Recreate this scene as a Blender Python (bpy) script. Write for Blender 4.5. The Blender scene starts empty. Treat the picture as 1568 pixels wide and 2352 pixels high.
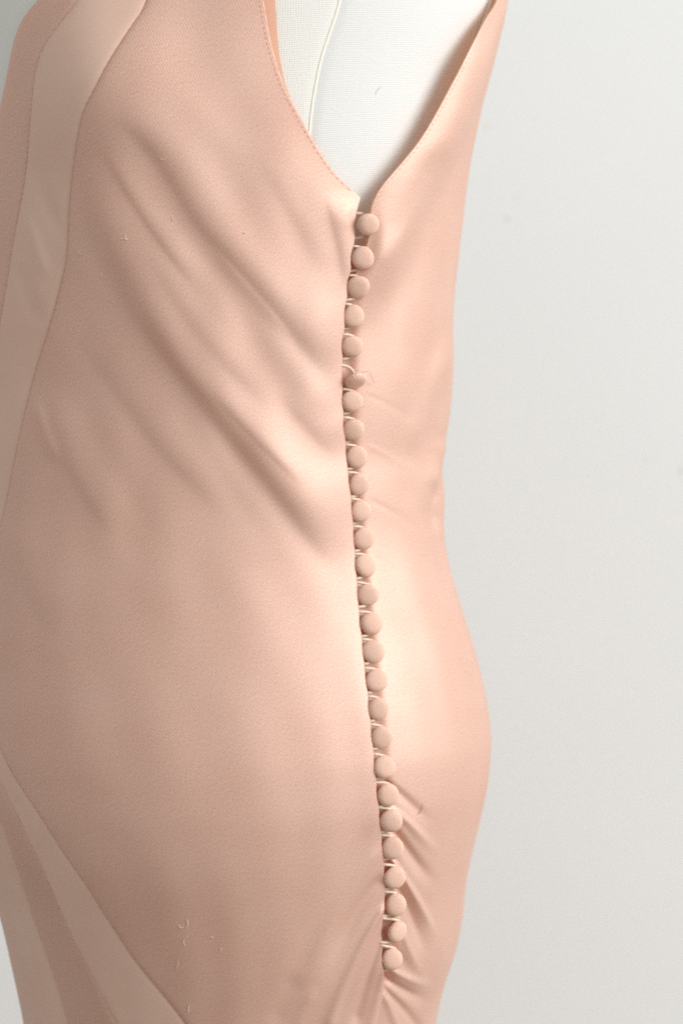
import bpy, bmesh, math, random
import numpy as np
from mathutils import Vector, Matrix

random.seed(7)
np.random.seed(7)
scene = bpy.context.scene
col = scene.collection

# ------------------------------------------------------------------ camera
D = 1.0                      # camera to the side of the hip, metres
ZC = 1.02                    # camera height
S = 0.54 / 2352.0            # metres per photograph pixel (1568 x 2352) at one metre
cam_d = bpy.data.cameras.new('camera')
cam = bpy.data.objects.new('camera', cam_d)
col.objects.link(cam)
cam.location = (0, -D, ZC)
cam.rotation_euler = (math.radians(90), 0, 0)
cam_d.sensor_fit = 'VERTICAL'
cam_d.sensor_height = 36.0
cam_d.lens = 36.0 / 0.54
cam_d.clip_start = 0.05
cam_d.clip_end = 100
cam_d.dof.use_dof = True
cam_d.dof.focus_distance = 1.005
cam_d.dof.aperture_fstop = 5.6
scene.camera = cam

# ------------------------------------------------------------------ light
world = bpy.data.worlds.new('World')
scene.world = world
world.use_nodes = True
bg = world.node_tree.nodes['Background']
bg.inputs[0].default_value = (1.0, 1.0, 0.985, 1)
bg.inputs[1].default_value = 0.57

def area(name, loc, target, sx, sy, power, colr):
    l = bpy.data.lights.new(name, 'AREA')
    l.shape = 'RECTANGLE'
    l.size, l.size_y = sx, sy
    l.energy = power
    l.color = colr
    o = bpy.data.objects.new(name, l)
    col.objects.link(o)
    o.location = loc
    d = Vector(target) - Vector(loc)
    o.rotation_euler = d.to_track_quat('-Z', 'Y').to_euler()
    return o
area('window_light', (4.2, -1.75, 3.1), (0.0, 0.15, 1.05), 3.0, 2.6, 285, (1.0, 0.992, 0.985))

scene.view_settings.view_transform = 'Standard'
scene.view_settings.look = 'None'
scene.view_settings.exposure = 0.07
scene.view_settings.gamma = 1.0
scene.view_settings.use_curve_mapping = False
scene.cycles.max_bounces = 10
scene.cycles.diffuse_bounces = 6
scene.cycles.use_denoising = False

# ------------------------------------------------------------------ materials
def new_mat(name):
    m = bpy.data.materials.new(name)
    m.use_nodes = True
    nt = m.node_tree
    for n in list(nt.nodes):
        nt.nodes.remove(n)
    out = nt.nodes.new('ShaderNodeOutputMaterial')
    return m, nt, out

def N(nt, t, **kw):
    n = nt.nodes.new(t)
    for k, v in kw.items():
        setattr(n, k, v)
    return n

def mapping(nt, coord, rot, scale):
    mp = N(nt, 'ShaderNodeMapping')
    mp.inputs['Rotation'].default_value = (0, 0, math.radians(rot))
    mp.inputs['Scale'].default_value = scale
    nt.links.new(coord, mp.inputs['Vector'])
    return mp.outputs[0]

def ramp(nt, fac, stops):
    r = N(nt, 'ShaderNodeValToRGB')
    els = r.color_ramp.elements
    while len(els) < len(stops):
        els.new(0.5)
    for e, (p, c) in zip(els, stops):
        e.position = p
        e.color = c
    nt.links.new(fac, r.inputs[0])
    return r.outputs[0]

def math_n(nt, op, a, b=None):
    n = N(nt, 'ShaderNodeMath', operation=op)
    for i, v in enumerate((a, b)):
        if v is None:
            continue
        if isinstance(v, (int, float)):
            n.inputs[i].default_value = v
        else:
            nt.links.new(v, n.inputs[i])
    return n.outputs[0]

def mixc(nt, fac, a, b, mode='MIX'):
    n = N(nt, 'ShaderNodeMix', data_type='RGBA', blend_type=mode)
    for sock, v in ((n.inputs[0], fac), (n.inputs[6], a), (n.inputs[7], b)):
        if isinstance(v, (int, float)):
            sock.default_value = v
        elif isinstance(v, tuple):
            sock.default_value = v
        else:
            nt.links.new(v, sock)
    return n.outputs[2]

def cloth(name, lo, hi, rough, spec, grain_rot, grain_scale, bump, transl, sheen=0.0, coord='UV', blotch=0.06, tcol=None, aniso=0.0, metal=0.0, wave=0.2, gloss=0.0):
    """woven cloth: slanted broken thread grain in colour and relief, soft gloss, some light passing through"""
    m, nt, out = new_mat(name)
    tc = N(nt, 'ShaderNodeTexCoord')
    src = tc.outputs[coord]
    v1 = mapping(nt, src, grain_rot, grain_scale)
    # slanted weave lines about 1.2 mm apart, broken up along their length
    wv = N(nt, 'ShaderNodeTexWave', wave_type='BANDS', bands_direction='X')
    wv.inputs['Scale'].default_value = 0.27
    wv.inputs['Distortion'].default_value = 2.2
    wv.inputs['Detail'].default_value = 2.0
    wv.inputs['Detail Scale'].default_value = 1.2
    nt.links.new(v1, wv.inputs['Vector'])
    st = N(nt, 'ShaderNodeMapping')
    st.inputs['Scale'].default_value = (1.7, 0.75, 1)
    nt.links.new(v1, st.inputs['Vector'])
    n1 = N(nt, 'ShaderNodeTexNoise')
    n1.inputs['Scale'].default_value = 1.0
    n1.inputs['Detail'].default_value = 2.0
    n1.inputs['Roughness'].default_value = 0.6
    nt.links.new(st.outputs[0], n1.inputs['Vector'])
    fac = math_n(nt, 'ADD', math_n(nt, 'MULTIPLY', n1.outputs['Fac'], 1 - wave), math_n(nt, 'MULTIPLY', wv.outputs['Fac'], wave))
    c = ramp(nt, fac, [(0.28, lo), (0.72, hi)])
    n2 = N(nt, 'ShaderNodeTexNoise')
    n2.inputs['Scale'].default_value = 22.0
    n2.inputs['Detail'].default_value = 3.0
    nt.links.new(src, n2.inputs['Vector'])
    c = mixc(nt, blotch, c, ramp(nt, n2.outputs['Fac'], [(0.35, (0.55, 0.28, 0.2, 1)), (0.65, (1, 0.85, 0.76, 1))]))
    b = N(nt, 'ShaderNodeBump')
    b.inputs['Strength'].default_value = bump
    b.inputs['Distance'].default_value = 0.0004
    nt.links.new(fac, b.inputs['Height'])
    p = N(nt, 'ShaderNodeBsdfPrincipled')
    nt.links.new(c, p.inputs['Base Color'])
    p.inputs['Roughness'].default_value = rough
    p.inputs['Specular IOR Level'].default_value = spec
    p.inputs['Sheen Weight'].default_value = sheen
    p.inputs['Sheen Roughness'].default_value = 0.4
    p.inputs['Metallic'].default_value = metal
    if aniso:
        p.inputs['Anisotropic'].default_value = aniso
    nt.links.new(b.outputs[0], p.inputs['Normal'])
    body = p.outputs[0]
    if gloss > 0:                                    # sheen of the satin floats
        g = N(nt, 'ShaderNodeBsdfGlossy')
        g.inputs['Color'].default_value = (1.0, 0.84, 0.75, 1)
        g.inputs['Roughness'].default_value = 0.57
        nt.links.new(b.outputs[0], g.inputs['Normal'])
        gm = N(nt, 'ShaderNodeMixShader')
        gm.inputs[0].default_value = gloss
        nt.links.new(p.outputs[0], gm.inputs[1])
        nt.links.new(g.outputs[0], gm.inputs[2])
        body = gm.outputs[0]
    if transl > 0:
        t = N(nt, 'ShaderNodeBsdfTranslucent')
        t.inputs['Color'].default_value = tcol or hi
        mx = N(nt, 'ShaderNodeMixShader')
        mx.inputs[0].default_value = transl
        nt.links.new(body, mx.inputs[1])
        nt.links.new(t.outputs[0], mx.inputs[2])
        nt.links.new(mx.outputs[0], out.inputs[0])
    else:
        nt.links.new(p.outputs[0], out.inputs[0])
    return m

satin = cloth('blush_satin', (0.615, 0.372, 0.277, 1), (0.862, 0.62, 0.512, 1), 0.54, 0.5, 28, (1000, 1000, 1), 0.22, 0.23, gloss=0.06, metal=0.28, sheen=0.12, tcol=(1.0, 0.52, 0.30, 1))
crepe = cloth('blush_crepe', (0.695, 0.472, 0.368, 1), (0.815, 0.598, 0.49, 1), 0.85, 0.2, 10, (1500, 1500, 1), 0.30, 0.12, sheen=0.1, wave=0.0, tcol=(0.95, 0.50, 0.30, 1))
button_cloth = cloth('button_crepe', (0.58, 0.345, 0.25, 1), (0.87, 0.612, 0.495, 1), 0.75, 0.25, 40, (1300, 1300, 1), 0.6, 0.0, coord='Object', blotch=0.03)
lining = cloth('facing_silk', (0.70, 0.40, 0.27, 1), (0.80, 0.50, 0.37, 1), 0.7, 0.3, 30, (1600, 900, 1), 0.2, 0.2, tcol=(0.95, 0.50, 0.30, 1))
cord_mat = cloth('loop_cord', (0.62, 0.48, 0.36, 1), (0.84, 0.71, 0.58, 1), 0.7, 0.3, 0, (1500, 1500, 1), 0.7, 0.0, coord='Object', blotch=0.0)
thread_mat = cloth('sewing_thread', (0.55, 0.32, 0.23, 1), (0.68, 0.43, 0.33, 1), 0.7, 0.3, 0, (900, 900, 1), 0.2, 0.0, coord='Object', blotch=0.0)
lint_mat = cloth('lint', (0.86, 0.76, 0.68, 1), (0.92, 0.84, 0.78, 1), 0.8, 0.3, 0, (900, 900, 1), 0.0, 0.2, coord='Object', blotch=0.0)
hair_mat = cloth('brown_fibre', (0.35, 0.20, 0.10, 1), (0.48, 0.30, 0.16, 1), 0.6, 0.3, 0, (900, 900, 1), 0.0, 0.0, coord='Object', blotch=0.0)

def canvas_mat(name, lo, hi):
    m, nt, out = new_mat(name)
    tc = N(nt, 'ShaderNodeTexCoord')
    uv = mapping(nt, tc.outputs['UV'], 8, (1, 1, 1))
    waves = []
    for d, sc in (('X', 255.0), ('Y', 275.0)):
        w = N(nt, 'ShaderNodeTexWave', wave_type='BANDS', bands_direction=d)
        w.inputs['Scale'].default_value = sc
        w.inputs['Distortion'].default_value = 3.0
        w.inputs['Detail'].default_value = 2
        w.inputs['Detail Scale'].default_value = 1.5
        nt.links.new(uv, w.inputs['Vector'])
        waves.append(w.outputs['Fac'])
    n = N(nt, 'ShaderNodeTexNoise')
    n.inputs['Scale'].default_value = 900
    n.inputs['Detail'].default_value = 2
    nt.links.new(uv, n.inputs['Vector'])
    h = math_n(nt, 'ADD', math_n(nt, 'MULTIPLY', math_n(nt, 'MAXIMUM', waves[0], waves[1]), 0.6), math_n(nt, 'MULTIPLY', n.outputs['Fac'], 0.6))
    c = ramp(nt, h, [(0.35, lo), (0.85, hi)])
    b = N(nt, 'ShaderNodeBump')
    b.inputs['Strength'].default_value = 0.45
    b.inputs['Distance'].default_value = 0.0005
    nt.links.new(h, b.inputs['Height'])
    p = N(nt, 'ShaderNodeBsdfPrincipled')
    nt.links.new(c, p.inputs['Base Color'])
    p.inputs['Roughness'].default_value = 0.9
    p.inputs['Specular IOR Level'].default_value = 0.15
    nt.links.new(b.outputs[0], p.inputs['Normal'])
    nt.links.new(p.outputs[0], out.inputs[0])
    return m
canvas = canvas_mat('white_canvas', (0.63, 0.632, 0.608, 1), (0.71, 0.715, 0.69, 1))
canvas_warm = canvas_mat('ivory_canvas', (0.665, 0.66, 0.615, 1), (0.75, 0.745, 0.70, 1))
piping_mat = canvas_mat('cream_piping', (0.74, 0.71, 0.60, 1), (0.84, 0.82, 0.72, 1))

def plain(name, c, rough, metal=0.0, bump=0.1, scale=60):
    m, nt, out = new_mat(name)
    tc = N(nt, 'ShaderNodeTexCoord')
    n = N(nt, 'ShaderNodeTexNoise')
    n.inputs['Scale'].default_value = scale
    n.inputs['Detail'].default_value = 5
    nt.links.new(tc.outputs['Object'], n.inputs['Vector'])
    cc = ramp(nt, n.outputs['Fac'], [(0.3, tuple(x * 0.86 for x in c) + (1,)), (0.7, tuple(c) + (1,))])
    p = N(nt, 'ShaderNodeBsdfPrincipled')
    nt.links.new(cc, p.inputs['Base Color'])
    p.inputs['Roughness'].default_value = rough
    p.inputs['Metallic'].default_value = metal
    b = N(nt, 'ShaderNodeBump')
    b.inputs['Strength'].default_value = bump
    b.inputs['Distance'].default_value = 0.001
    nt.links.new(n.outputs['Fac'], b.inputs['Height'])
    nt.links.new(b.outputs[0], p.inputs['Normal'])
    nt.links.new(p.outputs[0], out.inputs[0])
    return m
wood = plain('stand_wood', (0.33, 0.2, 0.1), 0.45, scale=25)
steel = plain('stand_steel', (0.5, 0.5, 0.5), 0.35, 0.9)

# ------------------------------------------------------------------ body surface
# profile rows: photograph row, right outline, left outline, depth radius, y of the side facing the camera
PROFILE = [
    (-690, 640, 310, .050, .070), (-600, 645, 300, .055, .065), (-520, 665, 280, .060, .060), (-460, 720, 230, .066, .055),
    (-400, 860, 130, .072, .045), (-330, 1050, -20, .085, .030), (-260, 1150, -100, .098, .018), (-180, 1178, -130, .108, .008),
    (-90, 1176, -135, .114, .004), (0, 1166, -140, .118, .002), (115, 1140, -145, .121, .001), (240, 1106, -150, .122, .001),
    (370, 1081, -150, .120, .002), (470, 1067, -145, .117, .004), (588, 1054, -135, .113, .007), (700, 1041, -125, .109, .010),
    (800, 1040, -120, .106, .013), (900, 1040, -118, .105, .015), (1000, 1026, -118, .104, .016), (1060, 1011, -118, .104, .016),
    (1110, 1019, -119, .104, .016), (1150, 1023, -121, .105, .016), (1210, 1018, -124, .106, .015), (1280, 1026, -130, .108, .013),
    (1400, 1061, -140, .113, .009), (1500, 1092, -148, .118, .005), (1600, 1116, -150, .122, .001), (1700, 1128, -140, .125, -.002),
    (1800, 1119, -110, .126, -.002), (1895, 1096, -68, .124, .001), (1950, 1082, -38, .122, .004), (2010, 1069, -10, .120, .008),
    (2114, 1060, 18, .117, .015), (2180, 1045, 32, .115, .020), (2237, 1023, 44, .112, .024), (2301, 1007, 57, .110, .028),
    (2352, 997, 66, .108, .031), (2600, 975, 105, .104, .042), (3000, 970, 120, .104, .048), (3600, 990, 100, .112, .045),
    (4400, 1030, 60, .125, .03), (4900, 1045, 45, .130, .02)]
_p = np.array(PROFILE, float)
_p[:, 3] *= 1.15
_k = 1.0 + _p[:, 3] + _p[:, 4]                 # distance of the outline from the camera
_pz = ZC + (1176 - _p[:, 0]) * S * _k
_xr = (_p[:, 1] - 784) * S * _k
_xl = (_p[:, 2] - 784) * S * _k
_ord = np.argsort(_pz)
_pz = _pz[_ord]
def smooth_table(v):
    zz = np.linspace(_pz[0], _pz[-1], 1600)
    a = np.interp(zz, _pz, v[_ord])
    g = np.exp(-0.5 * (np.arange(-24, 25) / 7.0) ** 2)
    g /= g.sum()
    ap = np.concatenate([np.full(24, a[0]), a, np.full(24, a[-1])])
    return zz, np.convolve(ap, g, 'valid')
TZ, TCX = smooth_table((_xr + _xl) / 2)
_, TRX = smooth_table((_xr - _xl) / 2)
_, TRY = smooth_table(_p[:, 3])
_, TCY = smooth_table(_p[:, 3] + _p[:, 4])
SHEAR = 0.0
def base(th, z):
    cx, rx, ry, cy = (np.interp(z, TZ, t) for t in (TCX, TRX, TRY, TCY))
    c, s = np.cos(th), np.sin(th)
    e = 2 / 2.0
    X = cx + rx * np.sign(c) * np.abs(c) ** e
    Y = cy - ry * np.sign(s) * np.abs(s) ** e
    return np.stack([X, Y, z + 0 * X], -1)
def base_normal(th, z):
    d = 2e-3
    a = base(th + d, z) - base(th - d, z)
    b = base(th, z + 3e-3) - base(th, z - 3e-3)
    n = np.cross(b, a)
    n /= np.linalg.norm(n, axis=-1, keepdims=True) + 1e-12
    return -n if False else n
def to_px(P):
    k = S * (D + P[..., 1])
    return 784 + P[..., 0] / k, 1176 - (P[..., 2] - ZC) / k
def from_px0(px, py):
    """point of the body that a photograph pixel shows, as angle and height"""
    px, py = np.asarray(px, float), np.asarray(py, float)
    y = np.zeros_like(px) + 0.02
    e = 2.0 / 2
    for _ in range(60):
        k = S * (D + y)
        x = (px - 784) * k
        z = ZC + (1176 - py) * k
        cx, rx, ry, cy = (np.interp(z, TZ, t) for t in (TCX, TRX, TRY, TCY))
        u = np.clip((x - cx) / rx, -1, 1)
        c = np.sign(u) * np.abs(u) ** e
        th = np.arccos(np.clip(c, -1, 1))
        yn = cy - ry * np.sin(th) ** (1 / e)
        y = 0.5 * y + 0.5 * yn
    return th, z
def lift_dir(th, z):
    n = base_normal(th, z)
    w = np.clip(np.sin(th), 0, 1)[..., None] * 0.75
    d = n * (1 - w) + np.array([0.0, -1.0, 0.0]) * w
    return d / np.linalg.norm(d, axis=-1, keepdims=True)
def bust(px, py):
    return 0.016 * np.exp(-(((px - 225) / 190) ** 2 + ((py - 190) / 230) ** 2))
def from_px(px, py):
    px, py = np.asarray(px, float), np.asarray(py, float)
    qx, qy = px.copy(), py.copy()
    for _ in range(8):
        th, z = from_px0(qx, qy)
        B = base(th, z)
        bx, by = to_px(B)
        f = np.clip((np.sin(th) + 0.25) / 0.35, 0, 1)
        rx, ry = to_px(B + lift_dir(th, z) * (bust(bx, by) * f)[..., None])
        qx, qy = qx + (px - rx) * (np.abs(px - rx) < 60) * 0.8, qy + (py - ry) * 0.8
        qx = np.clip(qx, px - 60, px + 60)
        qy = np.clip(qy, py - 40, py + 40)
    return from_px0(qx, qy)
# orientation check of the normal: must point to the camera on the near side
if base_normal(np.array([1.57]), np.array([1.0]))[0, 1] > 0:
    _bn = base_normal
    def base_normal(th, z):
        return -_bn(th, z)

# ------------------------------------------------------------------ outlines of the pieces, in photograph pixels
def chaikin(p, n=2):
    p = np.array(p, float)
    for _ in range(n):
        q = 0.75 * p[:-1] + 0.25 * p[1:]
        r = 0.25 * p[:-1] + 0.75 * p[1:]
        m = np.empty((2 * len(q), 2))
        m[0::2], m[1::2] = q, r
        p = np.vstack([p[:1], m, p[-1:]])
    return p
EDGE = [(500, -330), (565, -200), (604, 0), (619, 90), (634, 145), (654, 205), (684, 260), (719, 325), (764, 395), (794, 425), (824, 452),
        (826, 457), (820, 473), (813, 500), (811, 525), (811, 558), (803, 580), (801, 600), (803, 624), (796, 640), (793, 657), (795, 684), (789, 705), (787, 728), (789, 755),
        (784, 775), (781, 797), (785, 824), (784, 841), (783, 863), (785, 896), (782, 923), (787, 951), (784, 984), (791, 1011), (791, 1045), (796, 1080),
        (797, 1113), (803, 1141), (803, 1172), (808.6, 1205), (808.6, 1237), (814, 1271), (813, 1299), (819, 1333), (818, 1365), (823, 1398), (824, 1432),
        (830, 1465), (830, 1497), (836, 1530), (837, 1565), (844, 1597), (843, 1630), (850, 1660), (850, 1693), (857, 1728), (856, 1761), (863, 1793), (862, 1824),
        (869, 1855), (868, 1884), (875, 1915), (874, 1945), (880, 1980), (880, 2013), (884, 2040), (880, 2075), (879, 2100), (875, 2130), (878, 2169),
        (874, 2202), (878, 2235), (879, 2260), (878, 2290), (870, 2334), (866, 2352), (840, 2700), (820, 3400), (815, 4700)]
GEDGE = [(1185, -160), (1158, -60), (1138, 0), (1093, 50), (1050, 120), (1020, 185), (985, 260), (950, 325), (917, 370), (891, 402), (868, 430), (848, 465), (842, 495),
         (845, 530), (838, 565), (828, 605), (812, 635), (785, 670), (750, 710)]
SEAM_B = [(370, -330), (356, -150), (345, 0), (295, 70), (250, 140), (215, 210), (192, 255), (180, 310), (170, 380), (163, 450), (160, 500), (157, 588), (150, 620),
          (125, 720), (100, 800), (75, 880), (40, 1030), (20, 1130), (0, 1220), (-35, 1340), (-55, 1480), (-40, 1610), (0, 1721), (33, 1787), (82, 1859), (122, 1922),
          (165, 1988), (204, 2041), (237, 2097), (270, 2146), (306, 2202), (349, 2255), (386, 2298), (428, 2352), (520, 2490), (600, 2800), (600, 3600), (600, 4700)]
SEAM_A = [(320, -330), (262, -150), (180, 0), (110, 85), (82, 150), (72, 240), (65, 340), (55, 430), (35, 530), (25, 588), (10, 680), (0, 740), (-30, 900), (-60, 1150),
          (-80, 1350), (-90, 1500), (-75, 1640), (-40, 1730), (0, 1797), (33, 1863), (66, 1932), (99, 1998), (132, 2077), (165, 2153), (198, 2215), (231, 2278), (264, 2344),
          (340, 2490), (400, 2800), (400, 3600), (400, 4700)]
SEAM_D = [(0, 1882), (33, 1981), (66, 2087), (99, 2179), (132, 2275), (153, 2352), (200, 2490), (240, 2800), (240, 3600), (240, 4700)]
NECK = [(290, -330), (185, -150), (88, 0), (75, 10), (45, 50), (30, 90), (15, 165), (0, 235), (-20, 330), (-60, 480)]
PI = math.pi
FAR = PI + 0.25

def curve(pts, n=2, extra_lo=None, extra_hi=None):
    """angle as a function of height for an outline; extra_* are (angle, height) rows added at the ends"""
    p = chaikin(pts, n)
    th, z = from_px(p[:, 0], p[:, 1])
    o = np.argsort(z)
    th, z = th[o], z[o]
    if extra_lo:
        a = np.array(extra_lo); th = np.concatenate([a[:, 0], th]); z = np.concatenate([a[:, 1], z])
    if extra_hi:
        a = np.array(extra_hi); th = np.concatenate([th, a[:, 0]]); z = np.concatenate([z, a[:, 1]])
    return lambda q: np.interp(q, z, th)
def zrow(py, y=0.03):
    return ZC + (1176 - py) * S * (D + y)
edge_f = curve(EDGE, 1)
seamA_f = curve(SEAM_A)
seamB_f = curve(SEAM_B)
Z_BOT = 0.20
Z_TOP = zrow(-300)
# far boundary of the centre front: neckline above, open beyond the frame, seam below
_zd = zrow(1882, .11)
seamD_f = curve(SEAM_D, 2, extra_hi=[(PI, _zd + .03), (FAR, _zd + .09), (FAR, zrow(620))])
neck_f = curve(NECK, 2, extra_lo=[(FAR, zrow(640, .1))])
def centre_far(z):
    return np.where(z > zrow(560, .1), neck_f(z), seamD_f(z))
# back panel's front boundary: underlap below, armhole above
_gp = chaikin(GEDGE, 2)
gz = lambda z: None
_gth, _gz = from_px(_gp[:, 0], _gp[:, 1])
_o = np.argsort(_gz); _gth, _gz = _gth[_o], _gz[_o]
_gth = np.where(_gz > zrow(-120), np.minimum(_gth, 0.2), _gth)
UNDER = 0.052
def back_near(z):
    low = edge_f(z) + UNDER
    up = np.interp(z, _gz, _gth)
    t = np.clip((z - zrow(720)) / (zrow(690) - zrow(720)), 0, 1)
    return np.where(z < zrow(700), low, np.minimum(low, up))
def back_far(z):
    zt = np.array([Z_BOT, zrow(420, .1), zrow(250, .1), zrow(0, .1), Z_TOP])
    return np.interp(z, zt, [FAR - 2 * PI, FAR - 2 * PI, -2.2, -1.3, -0.9])

# ------------------------------------------------------------------ folds: (points, depth mm, width right/up, width left/down) in photograph pixels
def F(pts, d, wa, wb=None, taper=0.25):
    return (np.array(pts, float), d, wa, wb or wa, taper)
def G(pts, d, w, taper=0.25):
    return (np.array(pts, float), d, w, None, taper)
FOLDS_FRONT = [
    # long drags running from the bust to the button edge: a crease with a roll on its upper side
    G([(172, 360), (190, 440), (215, 525), (250, 610), (310, 715), (370, 800), (440, 905), (520, 1000), (610, 1110), (690, 1215), (775, 1325)], 5.8, 50, .18),
    G([(235, 262), (300, 305), (350, 360), (400, 440), (450, 520), (520, 600), (600, 690), (680, 780), (765, 885)], 3.7, 44, .18),
    F([(470, 552), (540, 632), (610, 710), (680, 795)], 0.5, 9, 16, .35),
    G([(320, 560), (390, 680), (450, 770), (540, 870), (640, 960)], 1.6, 42, .3),
    G([(125, 715), (190, 800), (270, 910), (350, 1020), (440, 1120), (540, 1210)], 1.9, 44, .3),
    G([(85, 890), (112, 980), (150, 1070), (200, 1160), (270, 1250)], 2.2, 36, .3),
    F([(78, 900), (105, 990), (145, 1080)], 1.4, 14, 18, .35),
    G([(0, 1190), (30, 1290), (80, 1400), (130, 1480)], 1.8, 46, .35),
    G([(630, 900), (700, 985), (780, 1065)], 1.4, 38, .35),
    G([(560, 330), (640, 450), (700, 560), (745, 660)], 1.4, 48, .4),
    G([(738, 440), (762, 520), (780, 600), (788, 680)], 1.4, 24, .3),
    F([(800, 455), (790, 500), (788, 540)], 0.4, 12, 16, .4),
    G([(215, 320), (290, 450), (380, 580), (470, 690)], 1.1, 20, .3),
    G([(255, 640), (340, 770), (430, 880), (510, 960)], 0.8, 18, .3),
    G([(470, 890), (590, 1020), (700, 1130)], 0.7, 15, .3),
    F([(590, 700), (640, 790), (700, 880), (760, 960)], 1.2, 40, 40, .4),
    # drags at the foot of the closure, caught at the edge and opening out
    F([(890, 2000), (845, 2055), (805, 2120), (765, 2195), (735, 2280)], -2.0, 17, 20, (.12, .5)),
    F([(892, 2060), (850, 2132), (822, 2190), (795, 2250), (770, 2310), (745, 2390)], 2.4, 10, 13, (.12, .15)),
    F([(890, 2110), (857, 2205), (832, 2285), (808, 2370)], -2.0, 11, 11, (.12, .15)),
    F([(890, 2190), (866, 2290), (845, 2380)], 1.4, 8, 10, (.12, .15)),
    F([(890, 2250), (872, 2330), (862, 2390)], -0.9, 6, 6, (.12, .15)),
    F([(885, 1930), (835, 2000), (780, 2090), (720, 2200), (680, 2330)], 0.8, 22, 22, (.12, .4)),
    F([(870, 1870), (800, 1990), (740, 2100), (690, 2220), (660, 2330)], -0.8, 30, 26, (.15, .4)),
    F([(690, 2230), (650, 2300), (620, 2370)], -0.9, 24, 22, .3),
    F([(730, 2260), (695, 2330), (670, 2390)], 0.8, 16, 16, .3),
]
FOLDS_BAND = [
    F([(75, 330), (95, 420), (120, 500), (150, 560)], -0.8, 16, 20, .3),
    F([(60, 480), (85, 570), (115, 650)], 0.8, 14, 18, .3),
    F([(40, 590), (65, 680), (95, 760)], -0.8, 18, 18, .3),
    F([(30, 1820), (45, 1850), (60, 1900)], -0.8, 9, 10, .4),
    F([(78, 1880), (88, 1915), (86, 1960)], 0.8, 8, 9, .4),
]
FOLDS_CENTRE = [
    F([(40, 120), (30, 220), (40, 320)], -1.0, 18, 16, .4),
]
FOLDS_BACK = [
    # the soft roll from the armhole strap down to the fourth button
    F([(1140, -40), (1105, 60), (1068, 170), (1030, 280), (985, 380), (930, 480), (880, 590), (840, 690), (815, 780)], 7.0, 38, 44, .3),
    F([(1010, 330), (955, 420), (905, 520), (865, 600)], -2.6, 26, 30, .3),
    F([(1040, 260), (985, 420), (960, 560), (950, 700)], -1.6, 60, 30, .35),
    F([(1052, 760), (1012, 830), (985, 930), (940, 1060)], 1.6, 22, 26, .3),
    F([(1030, 830), (1000, 960), (960, 1080)], -1.4, 26, 26, .4),
    F([(1022, 1000), (1004, 1060), (990, 1130)], 2.0, 10, 20, .3),
    F([(1008, 1100), (1000, 1160), (1004, 1230)], -2.4, 10, 14, .35),
    F([(900, 1080), (960, 1150), (1010, 1230)], -1.0, 30, 30, .4),
    F([(880, 1790), (925, 1828), (965, 1868), (1005, 1900)], -1.5, 11, 13, (.1, .5)),
    F([(885, 1850), (930, 1880), (975, 1930), (1010, 1970)], 1.6, 10, 12, (.1, .5)),
    F([(880, 1870), (918, 1925), (955, 1980), (1005, 2045)], -2.8, 12, 14, (.1, .45)),
    F([(890, 1960), (935, 2030), (975, 2100), (1005, 2170)], 2.2, 8, 10, (.1, .4)),
    F([(895, 1985), (930, 2065), (958, 2140), (985, 2215)], -2.8, 12, 11, (.1, .45)),
    F([(890, 2060), (925, 2150), (955, 2220), (985, 2262)], 1.3, 9, 9, (.1, .5)),
    F([(885, 2130), (920, 2205), (955, 2255)], -1.3, 10, 10, (.1, .5)),
    F([(870, 2235), (925, 2275), (995, 2305)], -2.0, 10, 13, (.1, .5)),
    F([(870, 2215), (940, 2250), (1005, 2272)], 1.4, 9, 10, (.1, .5)),
    F([(868, 2260), (930, 2320), (985, 2395)], -1.4, 11, 11, (.1, .3)),
    F([(865, 2240), (900, 2330), (930, 2400)], 1.0, 9, 9, (.1, .3)),
    # slight pulls from single buttons across the back panel
    F([(835, 905), (900, 930), (980, 990)], -0.12, 9, 10, (.12, .6)),
    F([(838, 1020), (900, 1050), (985, 1110)], 0.15, 9, 10, (.12, .6)),
    F([(845, 1145), (910, 1180), (1000, 1240)], -0.2, 10, 10, (.12, .6)),
    F([(855, 1270), (920, 1320), (1000, 1370)], -0.1, 10, 10, (.12, .6)),
    F([(1020, 700), (990, 840), (975, 960), (985, 1080)], -1.0, 22, 24, .35),
    F([(940, 640), (925, 800), (935, 960)], 0.6, 28, 28, .4),
]
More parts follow.
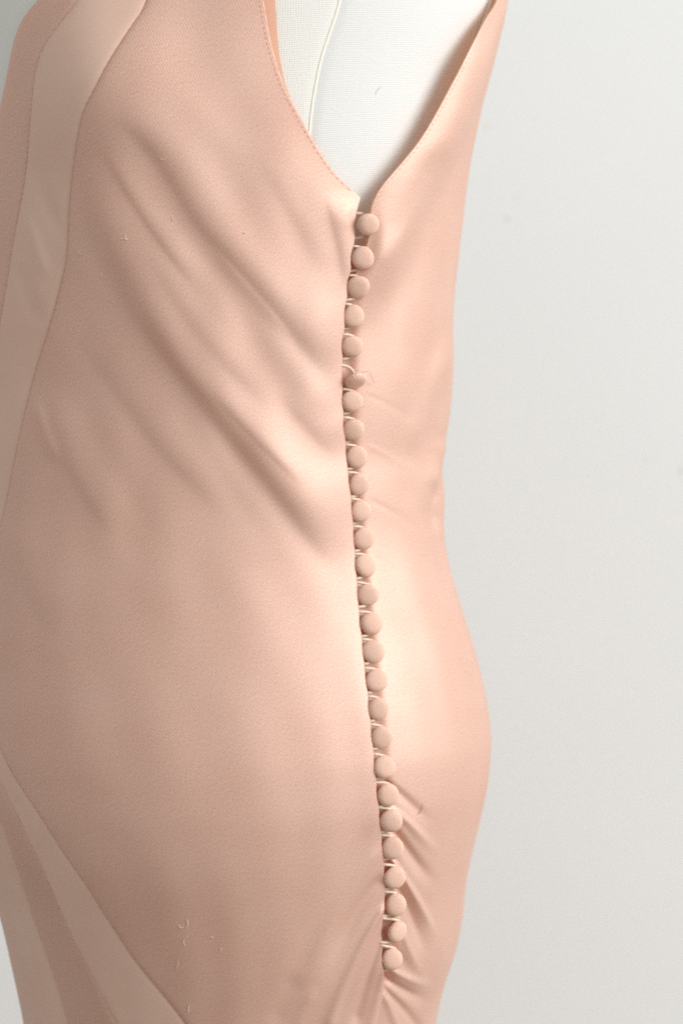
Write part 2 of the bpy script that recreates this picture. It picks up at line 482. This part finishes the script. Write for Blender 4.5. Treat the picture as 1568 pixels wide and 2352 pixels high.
def fold_height(px, py, folds):
    h = np.zeros_like(px)
    for pts, d, wa, wb, taper in folds:
        p = chaikin(pts, 3)
        seg = np.r_[0, np.cumsum(np.hypot(*np.diff(p, axis=0).T))]
        t = np.linspace(0, seg[-1], 160)
        cx, cy = np.interp(t, seg, p[:, 0]), np.interp(t, seg, p[:, 1])
        tx, ty = np.gradient(cx), np.gradient(cy)
        ln = np.hypot(tx, ty); tx, ty = tx / ln, ty / ln
        w = 3.2 * max(wa, wb) if wb else 6 * wa
        m = (px > cx.min() - w) & (px < cx.max() + w) & (py > cy.min() - w) & (py < cy.max() + w)
        if not m.any():
            continue
        qx, qy = px[m], py[m]
        dd = (qx[:, None] - cx) ** 2 + (qy[:, None] - cy) ** 2
        i = dd.argmin(1)
        side = (qx - cx[i]) * ty[i] - (qy - cy[i]) * tx[i]     # >0: right/up of a line running down to the right
        al = (qx - cx[i]) * tx[i] + (qy - cy[i]) * ty[i]
        s = (t[i] + al) / seg[-1]
        t0, t1 = taper if isinstance(taper, tuple) else (taper, taper)
        env = np.clip(np.minimum(s / t0, (1 - s) / t1), 0, 1)
        env = env * env * (3 - 2 * env)
        if isinstance(taper, tuple):                     # gather: narrow where it is caught, opening out
            side = side / (0.55 + 0.8 * np.clip(s, 0, 1))
        if wb is None:                                   # crease with a roll on its right/upper side
            x = side / wa
            xs = 0.5 * (x + np.sqrt(x * x + 0.10))
            h[m] += d * 1e-3 * env * xs * np.exp(1 - xs)
            continue
        wd = np.where(side > 0, wa, wb)
        h[m] += d * 1e-3 * env * np.exp(-(side / wd) ** 2)
    return h
def drag(px, py):
    """fine uneven drag lines slanting from the bust to the closure"""
    u = 0.78 * px - 0.62 * py            # across the drags
    v = 0.62 * px + 0.78 * py            # along them
    w = np.exp(-(((px - 470) / 330) ** 4 + ((py - 780) / 520) ** 4))
    a = np.sin(u / 13.5 + 1.7 * np.sin(v / 160) + 0.8 * np.sin(u / 41)) * (0.5 + 0.5 * np.sin(v / 97 + u / 57))
    b = np.sin(u / 23 + 1.3 * np.sin(v / 210 + 2)) * (0.5 + 0.5 * np.sin(v / 140 + 1 + u / 75))
    return w * (0.00010 * a + 0.00030 * b)
def ripple(th, z):
    """slow unevenness of hanging cloth"""
    return 0.00035 * np.sin(13 * th + 9 * z + 1.5 * np.sin(11 * z)) * np.sin(17 * z + 5 * th + 1.2 * np.sin(4 * th)) + 0.00012 * np.sin(29 * th - 31 * z + 2 * np.sin(19 * z + 3 * th))


# ------------------------------------------------------------------ object helpers
def empty(name, loc, label, cat, group=None):
    o = bpy.data.objects.new(name, None)
    col.objects.link(o)
    o.location = loc
    o.empty_display_size = 0.05
    o['label'] = label
    o['category'] = cat
    if group:
        o['group'] = group
    return o
def link(name, me, mat, parent=None, smooth=True):
    o = bpy.data.objects.new(name, me)
    col.objects.link(o)
    if mat and not me.materials:
        me.materials.append(mat)
    if parent:
        o.parent = parent
        o.matrix_parent_inverse = Matrix.Translation(parent.location).inverted()
    if smooth:
        me.polygons.foreach_set('use_smooth', [True] * len(me.polygons))
    return o
def grid_mesh(name, P, UV, mask=None):
    R, C = P.shape[:2]
    idx = np.arange(R * C).reshape(R, C)
    q = np.stack([idx[:-1, :-1], idx[:-1, 1:], idx[1:, 1:], idx[1:, :-1]], -1)
    if mask is not None:
        q = q[mask]
    q = q.reshape(-1, 4)
    me = bpy.data.meshes.new(name)
    me.vertices.add(R * C)
    me.vertices.foreach_set('co', P.reshape(-1))
    me.loops.add(q.size)
    me.loops.foreach_set('vertex_index', q.reshape(-1))
    me.polygons.add(len(q))
    me.polygons.foreach_set('loop_start', np.arange(0, q.size, 4))
    me.update(calc_edges=True)
    uv = me.uv_layers.new(name='UVMap')
    uv.data.foreach_set('uv', UV.reshape(-1, 2)[q.reshape(-1)].reshape(-1).astype(np.float32))
    me.validate()
    return me

rows_fine = np.arange(zrow(2420, .05), zrow(-40, .05), 0.00066)
rows_low = np.linspace(Z_BOT, rows_fine[0], 60, endpoint=False)
rows_top = np.linspace(rows_fine[-1] + .003, Z_TOP, 24)
ROWS = np.concatenate([rows_low, rows_fine, rows_top])

def panel(name, near, far, ncol, folds, mat, parent, zlo=None, zhi=None, extra=None, seam_near=True, seam_far=True, turn_near=False, turn_far=False, power=1.0, label=None):
    """strip of cloth between two outlines (near = smaller angle)"""
    z = ROWS
    if zlo is not None: z = z[z >= zlo]
    if zhi is not None: z = z[z <= zhi]
    a, b = near(z), far(z)
    ok = b - a > 1e-4
    b = np.maximum(b, a + 1e-5)
    t = np.linspace(0, 1, ncol) ** power
    th = a[:, None] + (b - a)[:, None] * t[None]
    zz = np.repeat(z[:, None], ncol, 1)
    B = base(th, zz); Nn = lift_dir(th, zz)
    px, py = to_px(B)
    facing = np.clip((np.sin(th) + 0.25) / 0.35, 0, 1)
    hb = bust(px, py) * facing
    px, py = to_px(B + Nn * hb[..., None])
    h = fold_height(px.ravel(), py.ravel(), folds).reshape(px.shape) * facing
    h += ripple(th, zz) + hb + drag(px, py) * facing
    R = 0.14
    dn, df = (th - a[:, None]) * R, (b[:, None] - th) * R
    pk = 0.92 + 0.08 * np.sin(zz * 1500 + 2 * np.sin(zz * 310))
    if seam_near: h -= 0.0011 * pk * np.exp(-dn / 0.0012)
    if seam_far: h -= 0.0011 * pk * np.exp(-df / 0.0012)
    if extra is not None:
        h = h + extra(th, zz, px, py, dn, df)
    P = B + Nn * h[..., None]
    UV = np.stack([th * R, zz], -1)
    if turn_near or turn_far:                      # cut edge turned under, so that it has thickness
        def turned(c, sgn):
            k = []
            for off, dep in ((0.0003, .0006), (-0.0006, .0014), (-0.004, .0017)):
                th2 = th[:, c] - sgn * off / R
                pp = base(th2, z) + lift_dir(th2, z) * (h[:, c] - dep)[:, None]
                k.append(pp)
            return k
        if turn_near:
            k = turned(0, 1)
            P = np.concatenate([np.stack(k[::-1], 1), P], 1)
            UV = np.concatenate([np.repeat(UV[:, :1], 3, 1), UV], 1)
        if turn_far:
            k = turned(-1, -1)
            P = np.concatenate([P, np.stack(k, 1)], 1)
            UV = np.concatenate([UV, np.repeat(UV[:, -1:], 3, 1)], 1)
    mask = np.repeat((ok[:-1] | ok[1:])[:, None], P.shape[1] - 1, 1)
    o = link(name, grid_mesh(name, P, UV, mask), mat, parent)
    if label: o['label'] = label
    return o

# ------------------------------------------------------------------ wall
def wall_material():
    m, nt, out = new_mat('painted_plaster')
    tc = N(nt, 'ShaderNodeTexCoord')
    n = N(nt, 'ShaderNodeTexNoise'); n.inputs['Scale'].default_value = 2.2; n.inputs['Detail'].default_value = 4
    nt.links.new(tc.outputs['Object'], n.inputs['Vector'])
    c = ramp(nt, n.outputs['Fac'], [(0.3, (0.735, 0.75, 0.74, 1)), (0.7, (0.765, 0.78, 0.77, 1))])
    n2 = N(nt, 'ShaderNodeTexNoise'); n2.inputs['Scale'].default_value = 420; n2.inputs['Detail'].default_value = 3
    nt.links.new(tc.outputs['Object'], n2.inputs['Vector'])
    # scuffs: (x, z, radius x, radius z, colour, strength)
    sep = N(nt, 'ShaderNodeSeparateXYZ'); nt.links.new(tc.outputs['Object'], sep.inputs[0])
    for x, z, rx, rz, colr, st in SCUFFS:
        dx = math_n(nt, 'DIVIDE', math_n(nt, 'SUBTRACT', sep.outputs[0], x), rx)
        dz = math_n(nt, 'DIVIDE', math_n(nt, 'SUBTRACT', sep.outputs[2], z), rz)
        r = math_n(nt, 'ADD', math_n(nt, 'MULTIPLY', dx, dx), math_n(nt, 'MULTIPLY', dz, dz))
        r = math_n(nt, 'ADD', r, math_n(nt, 'MULTIPLY', math_n(nt, 'SUBTRACT', n2.outputs['Fac'], 0.5), 1.2))
        f = math_n(nt, 'MULTIPLY', ramp(nt, r, [(0.2, (1, 1, 1, 1)), (1.0, (0, 0, 0, 1))]), st)
        c = mixc(nt, f, c, colr)
    b = N(nt, 'ShaderNodeBump'); b.inputs['Strength'].default_value = 0.12; b.inputs['Distance'].default_value = 0.001
    nt.links.new(n2.outputs['Fac'], b.inputs['Height'])
    p = N(nt, 'ShaderNodeBsdfPrincipled')
    nt.links.new(c, p.inputs['Base Color'])
    p.inputs['Roughness'].default_value = 0.75
    p.inputs['Specular IOR Level'].default_value = 0.25
    nt.links.new(b.outputs[0], p.inputs['Normal'])
    nt.links.new(p.outputs[0], out.inputs[0])
    return m
WALL_Y = 0.70
kw = S * (D + WALL_Y)
def on_wall(px, py): return (px - 784) * kw, ZC + (1176 - py) * kw
SCUFFS = []
for px, py, rx, ry, c, st in [(1163, 503, 6, 5, (0.42, 0.42, 0.35, 1), .75), (1117, 291, 6, 11, (0.66, 0.66, 0.48, 1), .6), (1185, 455, 6, 12, (0.62, 0.62, 0.58, 1), .35),
                              (1122, 415, 4, 34, (0.66, 0.66, 0.62, 1), .3), (1212, 960, 3, 70, (0.68, 0.68, 0.65, 1), .3), (1480, 1055, 6, 5, (0.5, 0.5, 0.48, 1), .5), (1562, 1082, 8, 14, (0.52, 0.52, 0.5, 1), .4), (1480, 1362, 5, 5, (0.6, 0.6, 0.57, 1), .4)]:
    x, z = on_wall(px, py)
    SCUFFS.append((x, z - 1.1, rx * kw, ry * kw, c, st))
def box_mesh(name, sx, sy, sz):
    bm = bmesh.new()
    bmesh.ops.create_cube(bm, size=1)
    bmesh.ops.scale(bm, vec=(sx, sy, sz), verts=bm.verts)
    me = bpy.data.meshes.new(name); bm.to_mesh(me); bm.free()
    return me
wall = link('wall', box_mesh('wall', 3.4, 0.08, 2.2), wall_material(), smooth=False)
wall.location = (0, WALL_Y + 0.04, 1.1)
wall['kind'] = 'structure'

floor = link('floor', box_mesh('floor', 3.4, 2.4, 0.06), plain('floor_boards', (0.30, 0.26, 0.22), 0.5, scale=9), smooth=False)
floor.location = (0, WALL_Y - 1.2, -0.031)
floor['kind'] = 'structure'

# ------------------------------------------------------------------ dress form
form = empty('dress_form', (-0.06, 0.12, 0.0), 'white canvas tailor\'s dress form wearing the blush dress', 'dress form')
SEAM_F = [(815, -300), (805, -120), (789, 0), (765, 70), (744, 130), (730, 200), (722, 250), (716, 315), (712, 420), (712, 700), (740, 1300), (760, 2200)]
formseam_f = curve(SEAM_F)
INSET = -0.005
def inset(z):
    return np.interp(z, [zrow(700), zrow(560)], [-0.014, INSET])
fz = np.concatenate([np.linspace(0.70, zrow(520), 40), np.linspace(zrow(515), zrow(-60), 90), np.linspace(zrow(-70), TZ[-1] - .004, 60)])
def form_strip(name, a_f, b_f, ncol, mat):
    a, b = a_f(fz), b_f(fz)
    t = np.linspace(0, 1, ncol)
    th = a[:, None] + (b - a)[:, None] * t
    zz = np.repeat(fz[:, None], ncol, 1)
    Bp = base(th, zz)
    Nn = lift_dir(th, zz)
    px, py = to_px(Bp)
    h = inset(zz) + bust(px, py) * np.clip((np.sin(th) + .25) / .35, 0, 1)
    h = h - 0.0007 * np.exp(-np.minimum(t, 1 - t)[None] * (b - a)[:, None] * .14 / .001)
    return link(name, grid_mesh(name, Bp + Nn * h[..., None], np.stack([th * .14, zz], -1)), mat, form)
seam2 = lambda z: 2.72 + 0 * z
form_strip('front_cover', formseam_f, seam2, 70, canvas_warm)['label'] = 'ivory front canvas section'
form_strip('side_cover', lambda z: -0.55 + 0 * z, formseam_f, 80, canvas)
form_strip('back_cover', lambda z: 2.72 - 2 * PI + 0 * z, lambda z: -0.55 + 0 * z, 60, canvas)

def tube(name, pts, r, mat, parent=None, seg=8, cap=True, taper=None):
    pts = [Vector(p) for p in pts]
    bm = bmesh.new()
    rings = []
    up = None
    for i, p in enumerate(pts):
        t = (pts[min(i + 1, len(pts) - 1)] - pts[max(i - 1, 0)]).normalized()
        if up is None:
            up = t.orthogonal().normalized()
        up = (up - t * up.dot(t)).normalized()
        bn = t.cross(up)
        rr = r if taper is None else r * taper(i / (len(pts) - 1))
        rings.append([bm.verts.new(p + (up * math.cos(2 * PI * k / seg) + bn * math.sin(2 * PI * k / seg)) * rr) for k in range(seg)])
    for a, b in zip(rings[:-1], rings[1:]):
        for k in range(seg):
            bm.faces.new((a[k], a[(k + 1) % seg], b[(k + 1) % seg], b[k]))
    if cap:
        bm.faces.new(rings[0][::-1]); bm.faces.new(rings[-1])
    me = bpy.data.meshes.new(name); bm.to_mesh(me); bm.free()
    return link(name, me, mat, parent)
def surf(px, py, h):
    """world points at pixel (px, py) of the body, lifted h metres off it"""
    th, z = from_px(np.atleast_1d(px), np.atleast_1d(py))
    B = base(th, z)
    bx, by = to_px(B)
    return B + lift_dir(th, z) * (np.reshape(h, -1) + bust(bx, by))[:, None]
zz = np.linspace(zrow(620), zrow(-300), 120)
tube('seam_piping', base(formseam_f(zz), zz) + base_normal(formseam_f(zz), zz) * (INSET - .0005), .0008, piping_mat, form, 6)
zz = np.linspace(zrow(700, .1), zrow(-250, .1), 120)
q = base(seam2(zz), zz) + lift_dir(seam2(zz), zz) * (INSET + .0003)
_px, _py = to_px(q)
q = q + lift_dir(seam2(zz), zz) * bust(_px, _py)[:, None]
tube('seam_piping', q, .0011, piping_mat, form, 6)
ap = chaikin([(1160, -120), (1146, -40), (1140, 2), (1130, 30), (1119, 56), (1107, 87), (1100, 115)], 2)
tube('armhole_piping', surf(ap[:, 0], ap[:, 1], INSET + .0008), .0009, piping_mat, form, 8)

def lathe(name, prof, mat, parent, loc, seg=48):
    bm = bmesh.new()
    rings = []
    for r, z in prof:
        rings.append([bm.verts.new((r * math.cos(2 * PI * k / seg), r * math.sin(2 * PI * k / seg), z)) for k in range(seg)])
    for a, b in zip(rings[:-1], rings[1:]):
        for k in range(seg):
            bm.faces.new((a[k], a[(k + 1) % seg], b[(k + 1) % seg], b[k]))
    bm.faces.new(rings[0][::-1]); bm.faces.new(rings[-1])
    me = bpy.data.meshes.new(name); bm.to_mesh(me); bm.free()
    o = link(name, me, mat, parent)
    o.matrix_parent_inverse = Matrix()
    o.location = loc
    return o
_top = base(np.array([PI / 2, -PI / 2]), np.array([TZ[-1] - .004] * 2))
_tc = _top.mean(0)
cx_top = float(np.interp(TZ[-1], TZ, TCX))
lathe('neck_cap', [(.041, 0), (.043, .004), (.043, .014), (.038, .02), (.012, .026), (.009, .045), (.014, .055), (.012, .066), (.004, .071)], wood, form,
      (cx_top + .06, float(_tc[1]) - .12, TZ[-1] - .008))
cxb = float(np.interp(.7, TZ, TCX))
lathe('stand_pole', [(.016, .02), (.016, .76)], steel, form, (cxb + .06, 0.04, 0))
lathe('stand_base', [(.15, 0), (.155, .006), (.15, .018), (.05, .03), (.022, .05), (.018, .07)], steel, form, (cxb + .06, 0.04, 0))
lathe('torso_floor', [(.05, .70), (.075, .702), (.075, .708), (.02, .712)], wood, form, (cxb + .06, 0.04, 0))

# ------------------------------------------------------------------ dress
dress = empty('dress', (-0.06, 0.12, Z_BOT), 'blush pink silk satin sleeveless dress with button side closure on the dress form', 'dress')
z_close = zrow(2262)
def front_lift(th, z, px, py, dn, df):
    # the edge of the closure stands proud of the underlap; armhole edge lies close
    closure = ((py > 440) & (py < 2262)) * 1.0
    s = np.clip((py - 440) / 40, 0, 1) * np.clip((2275 - py) / 40, 0, 1)
    return s * (0.0007 * np.exp(-(dn / 0.010) ** 2)) + 0.0006
def back_lift(th, z, px, py, dn, df):
    sm = lambda v: np.clip(v, 0, 1) ** 2 * (3 - 2 * np.clip(v, 0, 1))
    s = sm((py - 610) / 130) * sm((2300 - py) / 70)
    e = edge_f(z)
    d = (e - th) * 0.14                      # distance right of the closure edge
    h = -0.0040 * s * (1 / (1 + np.exp((d - 0.0068) / 0.0016)))
    # armhole edge stands away from the form
    a = sm((760 - py) / 360) * sm((py + 80) / 240)
    h = h + 0.0075 * a * np.exp(-(df / 0.03) ** 2)
    h = h - 0.003 * sm((py - 430) / 160) * sm((730 - py) / 90) * np.exp(-(df / .006) ** 2)
    return h
panel('side_front_panel', edge_f, seamB_f, 300, FOLDS_FRONT, satin, dress, seam_near=False, turn_near=True, extra=front_lift, power=1.0)
panel('inset_band', seamB_f, seamA_f, 60, FOLDS_BAND, crepe, dress, label='matte crepe inset band')
panel('centre_front_panel', seamA_f, centre_far, 70, FOLDS_CENTRE, satin, dress)
panel('inset_band', seamD_f, lambda z: FAR + 0 * z, 40, [], crepe, dress, zhi=_zd + .085, label='matte crepe inset band')
panel('back_panel', back_far, back_near, 420, FOLDS_BACK, satin, dress, seam_near=False, seam_far=False, turn_far=True, extra=back_lift, power=0.7)
# underlap behind the loops
panel('underlap', lambda z: edge_f(z) - 0.05, lambda z: edge_f(z) + 0.11, 26, [], satin, dress, zlo=zrow(2270), zhi=zrow(520), seam_near=False, seam_far=False,
      extra=lambda th, z, px, py, dn, df: -0.0066 + 0 * px)
# facing that shows inside the front armhole
def facing_near(z):
    zt = np.array([zrow(300), zrow(200), zrow(100), zrow(0), Z_TOP])
    wpx = np.interp(z, zt, [0, 6, 17, 25, 26])
    return edge_f(z) - wpx * S / 0.14 * 1.08
panel('armhole_facing', facing_near, lambda z: edge_f(z) + .03, 14, FOLDS_FRONT, lining, dress, zlo=zrow(300), seam_near=False, seam_far=False,
      extra=lambda th, z, px, py, dn, df: -0.0022 + 0 * px)

# fine stitching along seams and edges, joined: each stitch is far too small to pick out
def stitches(name, f, zlo, zhi, off, lift, folds, length=0.0016, gap=0.0011, r=0.00009, mat=thread_mat):
    bm = bmesh.new()
    z = zlo
    while z < zhi:
        zs = np.array([z, z + length / 2, z + length])
        th = f(zs) + off
        B = base(th, zs); n = lift_dir(th, zs)
        hb = bust(*to_px(B))
        px, py = to_px(B + n * hb[:, None])
        h = fold_height(px, py, folds) + drag(px, py) + hb + ripple(th, zs) + lift + np.array([0, .0001, 0])
        P = B + n * h[:, None]
        t = Vector(P[2] - P[0]).normalized(); nn = Vector(n[1]); bb = t.cross(nn).normalized()
        rings = []
        for k in range(3):
            c = Vector(P[k]); rr = r * (1.0 if k == 1 else .6)
            rings.append([bm.verts.new(c + bb * rr), bm.verts.new(c + nn * rr), bm.verts.new(c - bb * rr), bm.verts.new(c - nn * rr)])
        for a, b in zip(rings[:-1], rings[1:]):
            for k in range(4):
                bm.faces.new((a[k], a[(k + 1) % 4], b[(k + 1) % 4], b[k]))
        z += (length + gap) * (0.9 + 0.2 * random.random())
    me = bpy.data.meshes.new(name); bm.to_mesh(me); bm.free()
    o = link(name, me, mat, dress)
    o['kind'] = 'stuff'
    return o
stitches('seam_stitching', seamA_f, zrow(760, .05), zrow(-20, .05), 0, -0.0004, FOLDS_BAND)
stitches('seam_stitching', seamB_f, zrow(2400, .03), zrow(1730, .09), 0, -0.0004, FOLDS_FRONT)
stitches('edge_stitching', edge_f, zrow(440), zrow(-20), 0.012, 0.0007, FOLDS_FRONT, r=.00010)

stitches('edge_stitching', back_near, zrow(480), zrow(-20), -0.012, 0.0078, FOLDS_BACK, r=.00010)
# ------------------------------------------------------------------ covered buttons and cord loops
BUTTONS = [(838, 518), (828, 594), (819, 660), (809, 727), (806, 796), (813, 874), (806, 922), (808, 987), (816, 1050), (821, 1113), (825, 1174), (832, 1237), (836, 1300),
           (842, 1367), (850, 1433), (854, 1497), (862, 1563), (866, 1628), (874, 1693), (880, 1761), (888, 1824), (895, 1883), (898, 1945), (903, 2013), (905, 2075), (908, 2137), (897, 2200)]
RB = 0.00555
def button_mesh(seed):
    rs = np.random.RandomState(seed)
    a1, a2, a3, ph = rs.uniform(.01, .03), rs.uniform(.005, .02), rs.uniform(.004, .01), rs.uniform(0, 6, 3)
    tilt = rs.uniform(-.03, .03, 2)
    dome = rs.uniform(.85, 1.2)
    def wob(k, r):
        t = 2 * PI * k / 36
        return 1 + (r / .006) ** 2 * (a1 * math.sin(2 * t + ph[0]) + a2 * math.sin(3 * t + ph[1]) + a3 * math.sin(7 * t + ph[2]))
    seg = 36
    prof = [(.0, .0030), (.0014, .00297), (.0028, .00284), (.0041, .00255), (.0051, .00205), (.0057, .00135), (.00595, .0006), (.0059, -.0001), (.0055, -.0008),
            (.0047, -.0014), (.0035, -.0020), (.0022, -.0027), (.0013, -.0034)]
    bm = bmesh.new()
    top = bm.verts.new((0, 0, prof[0][1]))
    prof = [(r, z * dome if z > 0 else z) for r, z in prof]
    top.co.z = prof[0][1]
    rings = [[bm.verts.new((r * wob(k, r) * math.cos(2 * PI * k / seg), r * wob(k, r) * math.sin(2 * PI * k / seg),
                            z + r * (tilt[0] * math.cos(2 * PI * k / seg) + tilt[1] * math.sin(2 * PI * k / seg)))) for k in range(seg)] for r, z in prof[1:]]
    for k in range(seg):
        bm.faces.new((top, rings[0][k], rings[0][(k + 1) % seg]))
    for a, b in zip(rings[:-1], rings[1:]):
        for k in range(seg):
            bm.faces.new((a[k], b[k], b[(k + 1) % seg], a[(k + 1) % seg]))
    bm.faces.new(rings[-1])
    me = bpy.data.meshes.new('button'); bm.to_mesh(me); bm.free()
    me.polygons.foreach_set('use_smooth', [True] * len(me.polygons))
    me.materials.append(button_cloth)
    return me
button_shapes = [button_mesh(k) for k in range(7)]
def edge_px(py):
    p = np.array(EDGE)
    return np.interp(py, p[:, 1], p[:, 0])
for i, (bx, by) in enumerate(BUTTONS):
    th, z = from_px(np.array([bx]), np.array([by]))
    B = Vector(base(th, z)[0]); n = Vector(base_normal(th, z)[0]); ld = Vector(lift_dir(th, z)[0])
    tocam = (Vector(cam.location) - B).normalized()
    ax = (n * 0.45 + tocam * 0.55).normalized()
    ax = (ax + Vector((random.uniform(-.18, .16), 0, random.uniform(-.2, .12)))).normalized()
    lift = 0.0020 + max(0.0, (700 - by) / 180) * 0.004
    if i == 5:
        ax = Vector((0.30, -0.42, -0.86)).normalized(); lift = 0.0035
    if i == 25:
        ax = (ax + Vector((0.45, 0, 0.05))).normalized()
    b = bpy.data.objects.new('button', button_shapes[(i * 5) % 7])
    col.objects.link(b)
    b.parent = dress
    loc = B + ld * lift
    k_ = (D + loc.y) / D
    sc = random.uniform(1.02, 1.07)
    b.location = loc - dress.location
    quat = ax.to_track_quat('Z', 'Y') @ Matrix.Rotation(random.uniform(0, 6.28), 3, 'Z').to_quaternion()
    b.rotation_mode = 'QUATERNION'
    b.rotation_quaternion = quat
    b.scale = (sc, sc * random.uniform(.95, 1.02), sc)
    if i == 5:
        b['label'] = 'button tipped over onto its face, shank upward'
    # loop
    ex = float(edge_px(by - 28)); ex2 = float(edge_px(by + 28))
    if i == 5:
        lp = [(ex - 14, by - 35, .0006), (ex + 6, by - 34, .0016), (ex + 19, by - 29, .0018), (ex + 27, by - 18, .0014), (ex + 30, by - 5, 0), (ex + 24, by + 8, -.001), (ex + 8, by + 20, -.0008), (ex - 14, by + 24, .0002)]
    else:
        j = random.uniform(-1.2, 1.2)
        lp = [(ex - 7, by - 27 + j, -.0024), (ex + 2, by - 28 + j, .0008), (bx - 8, by - 27.5, .0009), (bx + 8, by - 22.5, .0004), (bx + 17, by - 11, -.0012), (bx + 18, by + 2, -.0018),
              (bx + 12, by + 15, -.0014), (bx - 2, by + 24.5, .0002), (ex2 + 2, by + 28.5 + j, .0006), (ex2 - 7, by + 29 + j, -.0024)]
    lp = np.array(lp)
    xy = chaikin(lp[:, :2], 2)
    hh = chaikin(np.c_[lp[:, 2], lp[:, 2]], 2)[:, 0]
    P = surf(xy[:, 0], xy[:, 1], hh)
    tube('button_loop', P, 0.00082, cord_mat, dress, 8)
# loose sewing thread at the tipped button
tp = np.array([(820, 862, .006), (826, 856, .008), (835, 855, .0085), (843, 860, .007), (848, 868, .005), (853, 876, .003), (857, 880, .0018)])
tube('loose_thread', surf(tp[:, 0], tp[:, 1], tp[:, 2]), 0.00014, thread_mat, dress, 5)

# ------------------------------------------------------------------ lint on the satin
def fibre(px, py, dx, dy, bend, mat, label, cat, r=.00016, group=None):
    t = np.linspace(0, 1, 9)
    x = px + dx * t - dy * bend * np.sin(PI * t)
    y = py + dy * t + dx * bend * np.sin(PI * t)
    th, z = from_px(x, y)
    B = base(th, z); n = lift_dir(th, z)
    hb = bust(*to_px(B))
    qx, qy = to_px(B + n * hb[:, None])
    h = fold_height(qx, qy, FOLDS_BACK if px > 880 else FOLDS_FRONT) + ripple(th, z) + drag(qx, qy) + hb + .0007 + .0002
    o = tube('lint_fibre', B + n * h[:, None], r, mat, None, 5, taper=lambda s: .5 + .5 * math.sin(PI * min(max(s, .08), .92)))
    o['label'] = label; o['category'] = cat
    if group: o['group'] = group
    return o
for a in [(370, 366, 14, -2, .35), (281, 553, 18, 2, -.12), (292, 541, 6, 14, .15), (182, 577, 14, 7, .3), (236, 628, 8, 12, .3), (244, 636, 3, 6, .1), (412, 2122, 12, 6, .4), (430, 2110, -4, 22, -.2), (434, 2148, -8, 24, .3), (404, 2225, 6, -18, .12), (437, 2303, -3, 22, .08), (500, 1395, 4, -8, .2), (485, 2150, 6, 3, .2), (505, 2185, 3, -9, .2), (262, 690, 4, 7, .3), (397, 500, 4, 8, .2), (560, 535, 5, 4, .2)]:
    if a[1] > 1800:
        fibre(*a, lint_mat, 'tiny pale lint fibre on the satin just above the lower inset band', 'lint', group='lint fibres above the lower band')
    elif a[1] < 800:
        fibre(*a, lint_mat, 'tiny pale lint fibre among the slanting folds below the bust', 'lint', group='lint fibres among the folds')
    else:
        fibre(*a, lint_mat, 'single tiny lint speck on the smooth satin over the hip', 'lint')
fibre(968, 1846, -8, 24, -.16, hair_mat, 'short curved brown fibre lying on the satin beside the lower buttons', 'fibre', r=.0002)
h1 = np.array([(880, 197), (874, 201), (869, 207), (868, 214)])
hp = chaikin(h1, 2)
o = tube('canvas_hair', surf(hp[:, 0], hp[:, 1], INSET + .0004), .00007, hair_mat, None, 5)
o['label'] = 'fine dark hair stuck to the white canvas within the armhole'; o['category'] = 'hair'
